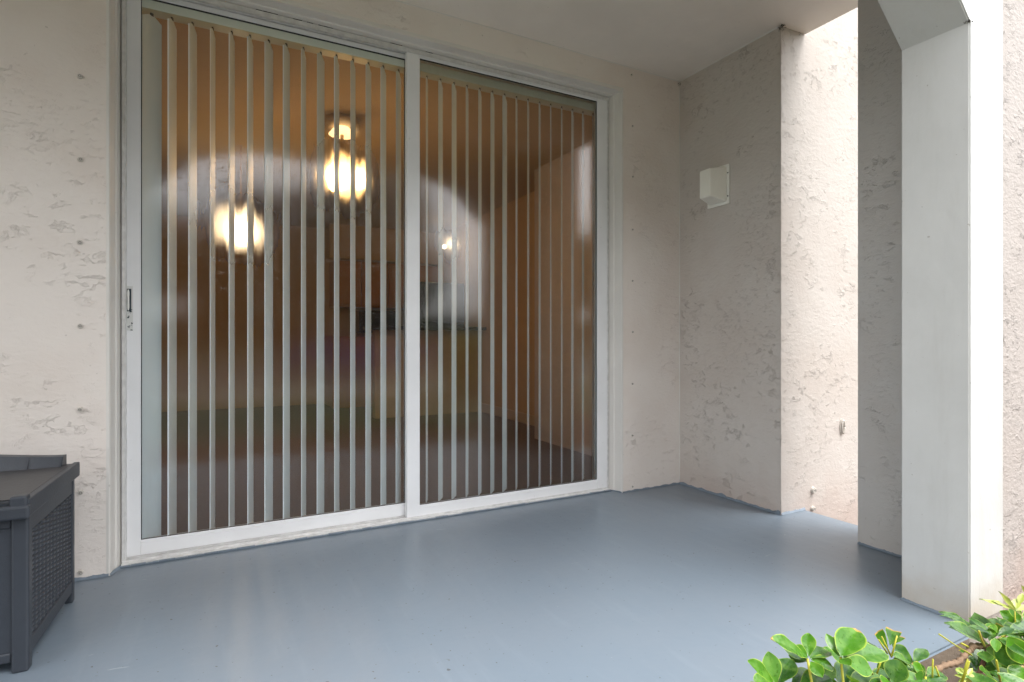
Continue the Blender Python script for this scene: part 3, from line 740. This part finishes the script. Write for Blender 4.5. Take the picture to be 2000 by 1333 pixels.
class Leaves:
    def __init__(s): s.v = []; s.f = []; s.c = []
    def leaf(s, b, t, w, age=.6, burn=0, shape='obovate', cup=.12, droop=.08, face=.55, roll=0, cut=1.0):
        b = Vector(b); t = Vector(t); d_ = t-b; L = d_.length; dn = d_.normalized()
        view = (CAM-b).normalized()
        hint = (view*face+Vector((0, 0, 1))*(1-face)).normalized()
        nr = (hint-dn*hint.dot(dn)).normalized(); nr = Matrix.Rotation(roll, 3, dn) @ nr
        sd = dn.cross(nr)
        nu, nv = 6, 12; i0 = len(s.v)
        for j in range(nv+1):
            q = j/nv*cut
            if shape == 'obovate': wd = math.sin(math.pi*min(1, q**1.25*.96+.02))**.9
            elif shape == 'round': wd = .95*math.sin(math.pi*min(1, q**1.1*.95+.02))**.72
            elif shape == 'lance': wd = math.sin(math.pi*min(1, q**.9*.985+.01))**.95
            else: wd = min(1, q*1.3)
            if q < .06: wd *= .3
            if shape == 'lance' and q > .9: wd *= .9
            for i in range(nu+1):
                a = (i/nu-.5)*2
                wav = .010*math.sin(j*1.3+i*2+b.x*90)*L
                p = b+dn*L*q+sd*(a*w/2*wd)+nr*(cup*w*abs(a)*wd-droop*L*(q*q-q*.3)*1.2+wav*abs(a))
                s.v.append(p); s.c.append((age, abs(a) if q < .93 else 1, q if burn else 0))
        for j in range(nv):
            for i in range(nu):
                k = i0+j*(nu+1)+i; s.f.append((k, k+1, k+nu+2, k+nu+1))
    def build(s, name, parent, mat=None):
        me = bpy.data.meshes.new(name); me.from_pydata([tuple(p) for p in s.v], [], s.f); me.materials.append(mat or M['leaf'])
        ca = me.color_attributes.new('tint', 'FLOAT_COLOR', 'POINT')
        for i, c in enumerate(s.c): ca.data[i].color = (*c, 1)
        for p_ in me.polygons: p_.use_smooth = True
        o = bpy.data.objects.new(name, me); col.objects.link(o); o.parent = parent; return o
def px_leaf(Lv, b, t, wpx, Y, dY=0, **k):
    pb = at(b[0], b[1], Y); pt = at(t[0], t[1], Y+dY); Z = (pb-CAM).length
    Lv.leaf(pb, pt, wpx*.92/F*Z, **k)
YA = .66
sh = thing('umbrella_shrub', 'glossy bright green umbrella shrub in front of the floor edge, bottom right', 'shrub')
Lv = Leaves()
spec = [
 # whorl A
 ((1577,1286),(1513,1243),34,YA,-.01,dict(age=.85,burn=1)), ((1578,1284),(1553,1262),20,YA,.01,dict(age=.8,burn=1)),
 ((1580,1283),(1579,1234),24,YA,.03,dict(age=.62)), ((1582,1286),(1622,1266),27,YA,.02,dict(age=.5)),
 ((1584,1289),(1630,1302),27,YA,-.01,dict(age=.75)), ((1583,1292),(1606,1322),22,YA,-.03,dict(age=.9)),
 # whorl B
 ((1638,1282),(1614,1237),17,YA-.02,.03,dict(age=.7)), ((1640,1282),(1630,1240),18,YA+.02,.04,dict(age=.35,burn=1)),
 ((1642,1281),(1676,1226),48,YA-.03,.02,dict(age=.72,shape='round',burn=1)), ((1648,1284),(1736,1270),44,YA-.03,0,dict(age=.75,shape='round')),
 ((1648,1288),(1706,1312),34,YA-.04,-.03,dict(age=.85)), ((1640,1288),(1660,1297),20,YA-.04,-.03,dict(age=.85)), ((1638,1286),(1612,1262),12,YA-.03,-.01,dict(age=.8)),
 # whorl C
 ((1512,1336),(1466,1290),30,YA-.02,0,dict(age=.8)), ((1516,1336),(1501,1273),31,YA-.02,.02,dict(age=.95)),
 ((1520,1338),(1547,1283),36,YA+.01,.03,dict(age=.25)), ((1510,1344),(1476,1326),30,YA-.04,-.01,dict(age=.75)), ((1505,1350),(1460,1350),30,YA-.04,0,dict(age=.7)),
 # dark leaves behind and below
 ((1545,1345),(1600,1312),40,YA+.02,.01,dict(age=.15)), ((1560,1348),(1625,1320),44,YA,.0,dict(age=.25)), ((1640,1345),(1668,1292),42,YA+.02,.02,dict(age=.05)),
 ((1625,1335),(1606,1296),30,YA+.03,.02,dict(age=.2)), ((1578,1292),(1540,1278),22,YA+.03,.03,dict(age=.15)), ((1575,1290),(1530,1262),20,YA+.03,.03,dict(age=.2)),
 ((1660,1345),(1720,1318),40,YA,-.01,dict(age=.2,shape='round')), ((1700,1345),(1745,1312),34,YA,0,dict(age=.25)), ((1668,1340),(1663,1318),18,YA-.05,-.02,dict(age=.95)),
 ((1648,1282),(1716,1256),22,YA+.06,.04,dict(age=.35)), ((1690,1262),(1722,1262),18,YA+.07,.04,dict(age=.4)),
 # whorl E, clipped leaves
 ((1735,1270),(1716,1234),17,YA+.02,.01,dict(age=.6,burn=1,shape='cut')), ((1738,1262),(1746,1229),22,YA+.03,.02,dict(age=.3,burn=1,shape='cut')), ((1742,1262),(1758,1240),16,YA+.03,.01,dict(age=.25,burn=1,shape='cut')),
 # whorl F
 ((1784,1295),(1746,1262),24,YA+.04,.02,dict(age=.3)), ((1784,1296),(1811,1264),19,YA+.03,.02,dict(age=.3)), ((1780,1298),(1748,1278),20,YA+.02,0,dict(age=.6)),
 ((1782,1300),(1797,1330),24,YA,-.02,dict(age=.4)), ((1778,1300),(1750,1300),26,YA+.01,0,dict(age=.2)), ((1786,1298),(1812,1316),22,YA,0,dict(age=.45,burn=1)),
 # whorl G, round leaves
 ((1745,1332),(1756,1290),36,YA-.03,0,dict(age=.35,shape='round')), ((1742,1330),(1718,1290),30,YA+.03,.02,dict(age=.2)), ((1740,1336),(1766,1322),26,YA-.02,0,dict(age=.5)),
 ((1740,1334),(1722,1330),20,YA-.03,0,dict(age=.9,burn=1)), ((1758,1344),(1700,1340),30,YA-.03,0,dict(age=.5)),
 # between the two shrubs
 ((1805,1318),(1783,1296),18,YA-.02,.01,dict(age=.95,burn=1)), ((1810,1322),(1845,1314),26,YA-.01,0,dict(age=.45)), ((1808,1330),(1775,1325),26,YA-.03,0,dict(age=.6)),
 ((1812,1334),(1850,1345),30,YA-.03,0,dict(age=.7)), ((1800,1338),(1790,1318),30,YA-.03,0,dict(age=.65)), ((1830,1340),(1815,1310),26,YA,.02,dict(age=.35)),
]
for b, t, wp, Y, dY, k in spec: px_leaf(Lv, b, t, wp, Y, dY, **k)
rnd = random.Random(3)
def whorl(Lv, c, Y, r, n, ages, rnd, shape='obovate', wr=.42, up=(0, -.25, 1)):
    c = Vector(at(c[0], c[1], Y)) if len(c) == 2 else Vector(c); U = Vector(up).normalized(); a0 = rnd.random()*6
    X = U.orthogonal().normalized(); Yv = U.cross(X)
    for k in range(n):
        a = a0+k*2*math.pi/n+rnd.uniform(-.2, .2); d_ = (X*math.cos(a)+Yv*math.sin(a)+U*rnd.uniform(-.15, .45)).normalized(); L = r*rnd.uniform(.75, 1.1)
        Lv.leaf(c+d_*.006, c+d_*L, L*wr*rnd.uniform(.85, 1.15), age=rnd.choice(ages)+rnd.uniform(-.08, .08), shape=shape, face=rnd.uniform(.1, .5), droop=.16, burn=rnd.random() < .12)
for k in range(60):   # body of the shrub below the picture edge
    c = (rnd.uniform(.66, 1.30), rnd.uniform(.42, .74), rnd.uniform(.02, .27))
    if c[2] > .20 and c[1] > .55: continue
    whorl(Lv, c, 0, .075, 7, (.2, .35, .6, .75), rnd)
Lv.build('foliage', sh)
bm = B()
root = Vector((.98, .58, GZ))
for (c, Y, r0) in (((1577,1287),YA,.0022), ((1642,1284),YA-.02,.0022), ((1512,1338),YA-.02,.002), ((1784,1297),YA+.03,.002), ((1745,1334),YA-.02,.002), ((1808,1322),YA-.02,.002)):
    p = at(c[0], c[1], Y); mid = p.lerp(root, .4)+Vector((.0, -.02, -.06))
    tube(bm, [p, p.lerp(mid, .5)+Vector((0, 0, -.01)), mid, mid.lerp(root, .5)+Vector((.01, .01, 0)), root+Vector((rnd.uniform(-.05, .05), rnd.uniform(-.03, .03), -.02))], [r0, r0*1.2, r0*1.8, r0*2.4, r0*3.4], 7)
for (a, b) in (((1741,1283),(1722,1244)), ((1741,1284),(1752,1242)), ((1733,1276),(1716,1250)), ((1705,1318),(1699,1308)), ((1712,1318),(1722,1288))):
    tube(bm, [at(*a, YA), at(*b, YA-.005)], [.0019, .0014], 7)
for (a, b) in (((1820,1345),(1822,1288)), ((1842,1345),(1827,1302)), ((1878,1325),(1890,1288))): tube(bm, [at(*a, YA-.02), at(*b, YA-.03)], [.0020, .0015], 7)
obj('stem', bm, M['petiole'], sh, True)

sh2 = thing('umbrella_shrub', 'taller umbrella shrub with long leaves and yellow new growth beside the arch column', 'shrub')
YB = .70
Lv = Leaves()
spec = [
 ((1930,1258),(1852,1212),27,YB,.02,dict(age=.45,shape='lance')), ((1905,1232),(1840,1192),20,YB+.03,.02,dict(age=.3,shape='lance')), ((1925,1254),(1858,1222),20,YB+.04,.03,dict(age=.12,shape='lance')),
 ((1880,1208),(1838,1200),6,YB+.03,.01,dict(age=.35,shape='lance')),
 ((1926,1248),(1904,1196),31,YB+.02,.03,dict(age=.08,shape='lance')), ((1932,1252),(1946,1205),24,YB+.02,.02,dict(age=.25)), ((1958,1246),(1934,1222),16,YB-.02,0,dict(age=.8,burn=1,shape='lance')),
 ((1950,1244),(1958,1224),16,YB,-.01,dict(age=.6,shape='cut',burn=1)), ((1962,1240),(1998,1222),26,YB-.01,0,dict(age=.12)), ((1966,1236),(2040,1218),26,YB-.02,0,dict(age=.2)),
 ((1948,1248),(1990,1312),40,YB-.03,-.04,dict(age=.35,shape='lance')), ((1968,1244),(2006,1300),34,YB-.06,-.03,dict(age=.95,shape='lance',burn=1)), ((1965,1240),(2010,1262),24,YB-.02,-.02,dict(age=.8)),
 ((1952,1250),(1958,1300),30,YB,0,dict(age=.12)), ((1925,1268),(1960,1302),34,YB-.01,-.02,dict(age=.55,shape='lance')), ((1925,1270),(1905,1300),30,YB+.02,0,dict(age=.2)),
 ((1922,1272),(1928,1292),20,YB-.02,-.02,dict(age=.55)), ((1940,1270),(1925,1310),26,YB,0,dict(age=.15)),
 ((1990,1225),(1955,1194),22,YB+.05,.03,dict(age=.75)), ((1985,1222),(1966,1198),20,YB+.06,.03,dict(age=.3)), ((1992,1215),(1975,1180),15,YB+.04,.02,dict(age=.8)), ((1998,1220),(2030,1190),20,YB+.03,.02,dict(age=.75)),
 ((1990,1225),(2020,1235),22,YB+.02,0,dict(age=.7)), ((1978,1232),(1952,1215),20,YB+.04,.02,dict(age=.4)), ((1985,1215),(2010,1208),18,YB+.04,.02,dict(age=.9)),
 ((1905,1345),(1908,1312),52,YB-.10,.02,dict(age=.45,shape='round')), ((1945,1332),(1918,1306),22,YB-.05,0,dict(age=.7)), ((1960,1335),(1985,1312),30,YB-.06,0,dict(age=.85,burn=1)),
 ((1955,1345),(2000,1330),34,YB-.08,0,dict(age=.7)), ((1978,1340),(2002,1300),28,YB-.08,0,dict(age=.8,burn=1)), ((1895,1310),(1920,1300),20,YB+.02,0,dict(age=.1)), ((1940,1322),(1975,1300),24,YB,0,dict(age=.3)),
 ((1892,1300),(1925,1318),24,YB+.03,0,dict(age=.08)), ((2000,1290),(1960,1270),26,YB,0,dict(age=.25)), ((2010,1280),(1985,1250),26,YB,0,dict(age=.4)),
]
for b, t, wp, Y, dY, k in spec: px_leaf(Lv, b, t, wp, Y, dY, **k)
for k in range(46):
    p_ = at(rnd.uniform(1930, 2240), rnd.uniform(1235, 1500), rnd.uniform(.62, .80))
    whorl(Lv, p_, 0, .075, 7, (.15, .3, .5, .8), rnd, 'lance' if k % 2 else 'obovate', .36)
Lv.build('foliage', sh2)
Ly = Leaves()
new = [((1980,1192),(1921,1166),7,YB,0), ((1962,1184),(1940,1172),6,YB,0), ((1982,1194),(1956,1157),9,YB,0), ((1984,1192),(1966,1170),7,YB,0), ((1984,1190),(1985,1168),11,YB,.01), ((1984,1194),(2008,1180),8,YB,0), ((1985,1196),(2004,1206),9,YB,0), ((1990,1180),(1998,1158),8,YB,0), ((2005,1160),(1996,1144),6,YB,0),
       ((1888,1318),(1868,1308),7,YB-.10,0), ((1889,1320),(1875,1303),5,YB-.10,0), ((1890,1320),(1900,1304),6,YB-.10,0), ((1888,1324),(1866,1318),6,YB-.10,0), ((1890,1324),(1892,1340),10,YB-.10,0), ((1886,1328),(1872,1334),7,YB-.10,0), ((1893,1322),(1903,1318),6,YB-.10,0)]
for b, t, wp, Y, dY in new: px_leaf(Ly, b, t, wp, Y, dY, age=1.0, shape='lance', face=.7)
def yl_mat():
    m, n, b, o = new_mat('yellow green young leaf'); v = coords(n)
    g = mixc(n, tex(n, v, 60, 3), (.22, .30, .04), (.38, .40, .08)); n.links.new(g, b.inputs['Base Color']); b.inputs['Roughness'].default_value = .35
    return m
Ly.build('young_leaves', sh2, yl_mat())
bm = B()
root = Vector((1.42, .62, GZ)); kn = at(1930, 1262, YB)
path = [at(1758, 1338, YB-.04), at(1790, 1322, YB-.03), at(1812, 1318, YB-.02), at(1845, 1300, YB), at(1872, 1294, YB), at(1893, 1272, YB), at(1900, 1262, YB), at(1928, 1262, YB)]
fine = []; rr = []
for i in range(len(path)-1):
    for k in range(8):
        fine.append(path[i].lerp(path[i+1], k/8)); j_ = i*8+k; rr.append((.0062 if i > 1 else .0045)*(1+.34*(1 if j_ % 3 == 0 else -.4)+.2*noise.noise(Vector((j_*.4, 0, 0)))))
tube(bm, fine, rr, 9)
tube(bm, [at(1758, 1338, YB-.04), at(1740, 1400, YB-.04), root+Vector((-.25, 0, 0))], [.006, .008, .010], 8)
obj('knotty_stem', bm, M['twig'], sh2, True)
bm = B()
for a, b, Y in (((1922,1258),(1912,1234),YB-.03), ((1928,1262),(1958,1250),YB)): tube(bm, [at(*a, Y), at(*b, Y)], [.0030, .0026], 7)
tube(bm, [kn, kn.lerp(root, .4)+Vector((0, .02, 0)), root], [.004, .007, .011], 8)
tube(bm, [at(1924, 1268, YB), at(1924, 1300, YB)], .002, 6)
obj('dark_stem', bm, plain('dark brown stem', (.12, .05, .03), .6), sh2, True)
bm = B()
tube(bm, [at(1898, 1280, YB-.03), at(1868, 1262, YB-.04), at(1834, 1239, YB-.05)], [.0019, .0015, .0017], 7)
tube(bm, [at(1923, 1262, YB-.03), at(1917, 1250, YB-.04), at(1912, 1233, YB-.05)], [.0028, .0022, .002], 7)
tube(bm, [at(1891, 1264, YB-.03), at(1878, 1257, YB-.04)], .0022, 7)
tube(bm, [at(1955, 1338, YB-.10), at(1946, 1290, YB-.12)], [.0026, .0019], 7)
tube(bm, [at(1874, 1345, YB-.10), at(1893, 1292, YB-.12)], [.0028, .002], 7)
tube(bm, [at(1982, 1194, YB), at(1984, 1235, YB)], [.0016, .002], 6)
tube(bm, [at(1930, 1264, YB), at(1962, 1242, YB-.01), at(1990, 1222, YB+.03)], [.003, .003, .0024], 7)
obj('leaf_stalk', bm, M['petiole'], sh2, True)

# ---------------------------------------------------------------- street side, seen only as reflections
random.seed(5)
M['foliage'] = plain('tree leaves', (.045, .075, .02), .6, 0, 0, 3, .45)
M['hedge'] = plain('yellow green bush leaves', (.19, .27, .03), .5, 0, 0, 8, .3)
M['bark'] = plain('tree bark', (.12, .085, .06), .9, 0, .02, 12, .3)
def crown_mesh(name, r, h, n, size, mat, seed):
    rg = random.Random(seed); bm = B(); cl = []
    for k in range(26):
        a = rg.random()*6.28; rr_ = r*math.sqrt(rg.random())*.8; cl.append((Vector((rr_*math.cos(a), rr_*math.sin(a), h*rg.uniform(-.4, .45))), r*rg.uniform(.25, .45)))
    for i in range(n):
        c, q = rg.choice(cl); d_ = Vector([rg.gauss(0, 1) for _ in range(3)]).normalized(); p = c+d_*q*rg.uniform(.5, 1.05)
        a = Vector([rg.gauss(0, 1) for _ in range(3)]).normalized(); b2 = a.orthogonal().normalized(); s_ = size*rg.uniform(.6, 1.3)
        bm.faces.new([bm.verts.new(p+v_) for v_ in (-a*s_, b2*s_*.5, a*s_, -b2*s_*.5)])
    me = bpy.data.meshes.new(name); bm.to_mesh(me); bm.free(); me.materials.append(mat); return me
crowns = [crown_mesh('crown', 2.6, 3.4, 3800, .27, M['foliage'], 11), crown_mesh('crown', 3.1, 2.8, 3800, .28, M['foliage'], 12)]
bm = B()
tube(bm, [(0, 0, -.4), (.05, 0, 1.2), (.0, .1, 2.6), (.1, .1, 4.2)], [.24, .19, .15, .06], 10)
for k in range(6):
    a = k*1.05; z = 1.9+.3*k; tube(bm, [(0, .05, z), (.8*math.cos(a), .8*math.sin(a), z+.7), (1.6*math.cos(a), 1.6*math.sin(a), z+1.3)], [.08, .05, .02], 7)
trunk_me = bpy.data.meshes.new('trunk'); bm.to_mesh(trunk_me); bm.free(); trunk_me.materials.append(M['bark'])
tl = [(-9, -14, 1.1), (-4.5, -18, 1.25), (0.6, -24, .62), (4.2, -17.5, 1.05), (6.4, -20.5, 1.35), (7.2, -27, .75), (20.5, -25, 1.2), (22, -19, 1.3), (30, -22, 1.3), (-16, -19, 1.3), (2.9, -19.5, 1.12), (-2.3, -18.5, 1.1), (5.4, -15.8, .95)]
words = ['leafy street tree far left across the road', 'leafy street tree behind the parked car', 'slim street tree at the road bend', 'street tree with low crown opposite the arch', 'tallest street tree opposite the patio', 'street tree right of the tallest one', 'distant tree beyond the parked car', 'large tree at the right end of the road', 'farthest tree to the right', 'farthest tree to the left', 'round tree seen behind the middle of the glass reflection', 'leafy tree beside the road left of the arch', 'small street tree nearest the parked car']
for i, (x, y, s_) in enumerate(tl):
    t = thing('street_tree', words[i], 'tree', (x, y, GZ), i*1.3, 'trees along the street'); t.scale = (s_, s_, s_)
    o = bpy.data.objects.new('trunk', trunk_me); col.objects.link(o); o.parent = t
    o = bpy.data.objects.new('crown', crowns[i % 2]); col.objects.link(o); o.parent = t; o.location = (0, 0, 4.1)
bm = B(); rg = random.Random(9)
for i in range(9000):
    p = Vector((rg.uniform(-70, 90), -48+rg.gauss(0, 1.5), GZ+5.2*rg.random()**.8*(.75+.3*math.sin(i*.0+0)))); p.z *= .8+.25*noise.noise(Vector((p.x*.12, 0, 0)))
    a = Vector([rg.gauss(0, 1) for _ in range(3)]).normalized()*rg.uniform(.5, .9); b2 = a.orthogonal().normalized()*rg.uniform(.3, .6)
    bm.faces.new([bm.verts.new(p+v_) for v_ in (-a, b2, a, -b2)])
o = obj('distant_woodland', bm, M['foliage']); o['kind'] = 'stuff'; tag(o, 'dense far woodland closing the view across the street', 'woodland')
hedge = crown_mesh('bush_foliage', .75, .9, 2600, .06, M['hedge'], 21)
for i, (x, y, s_, wd) in enumerate(((4.5, -4.6, 1.0, 'yellow green bush on the lawn facing the door'), (5.9, -4.9, .9, 'second yellow green bush farther right on the lawn'))):
    t = thing('bush', wd, 'bush', (x, y, GZ), i, 'bushes on the lawn'); t.scale = (s_, s_, s_)
    o = bpy.data.objects.new('foliage', hedge); col.objects.link(o); o.parent = t; o.location = (0, 0, .5)
# parked car
car = thing('parked_car', 'blue car parked on the road opposite the patio', 'car', (3.9, -10.6, GZ-.02), 0)
bm = B(); prism_y(bm, [(-2.2, .28), (2.2, .28), (2.25, .62), (2.1, .86), (1.25, .95), (-1.6, 1.0), (-2.2, .92), (-2.25, .6)], -.85, .85, .06); obj('car_body', bm, plain('blue car paint', (.05, .08, .28), .2), car)
bm = B(); prism_y(bm, [(-1.55, .96), (1.2, .93), (.55, 1.38), (-1.05, 1.42)], -.72, .72, .06); obj('car_cabin', bm, plain('car glass', (.02, .025, .03), .08), car)
for x in (-1.4, 1.4):
    for y in (-.8, .8):
        bm = B(); cyl(bm, (x, y, .32), (0, 1, 0), .32, .2, 24); wh = obj('wheel', bm, M['dark'], car)
        bm = B(); cyl(bm, (x, y+(.06 if y > 0 else -.06), .32), (0, 1, 0), .19, .12, 16); obj('rim', bm, M['alu_old'], wh)
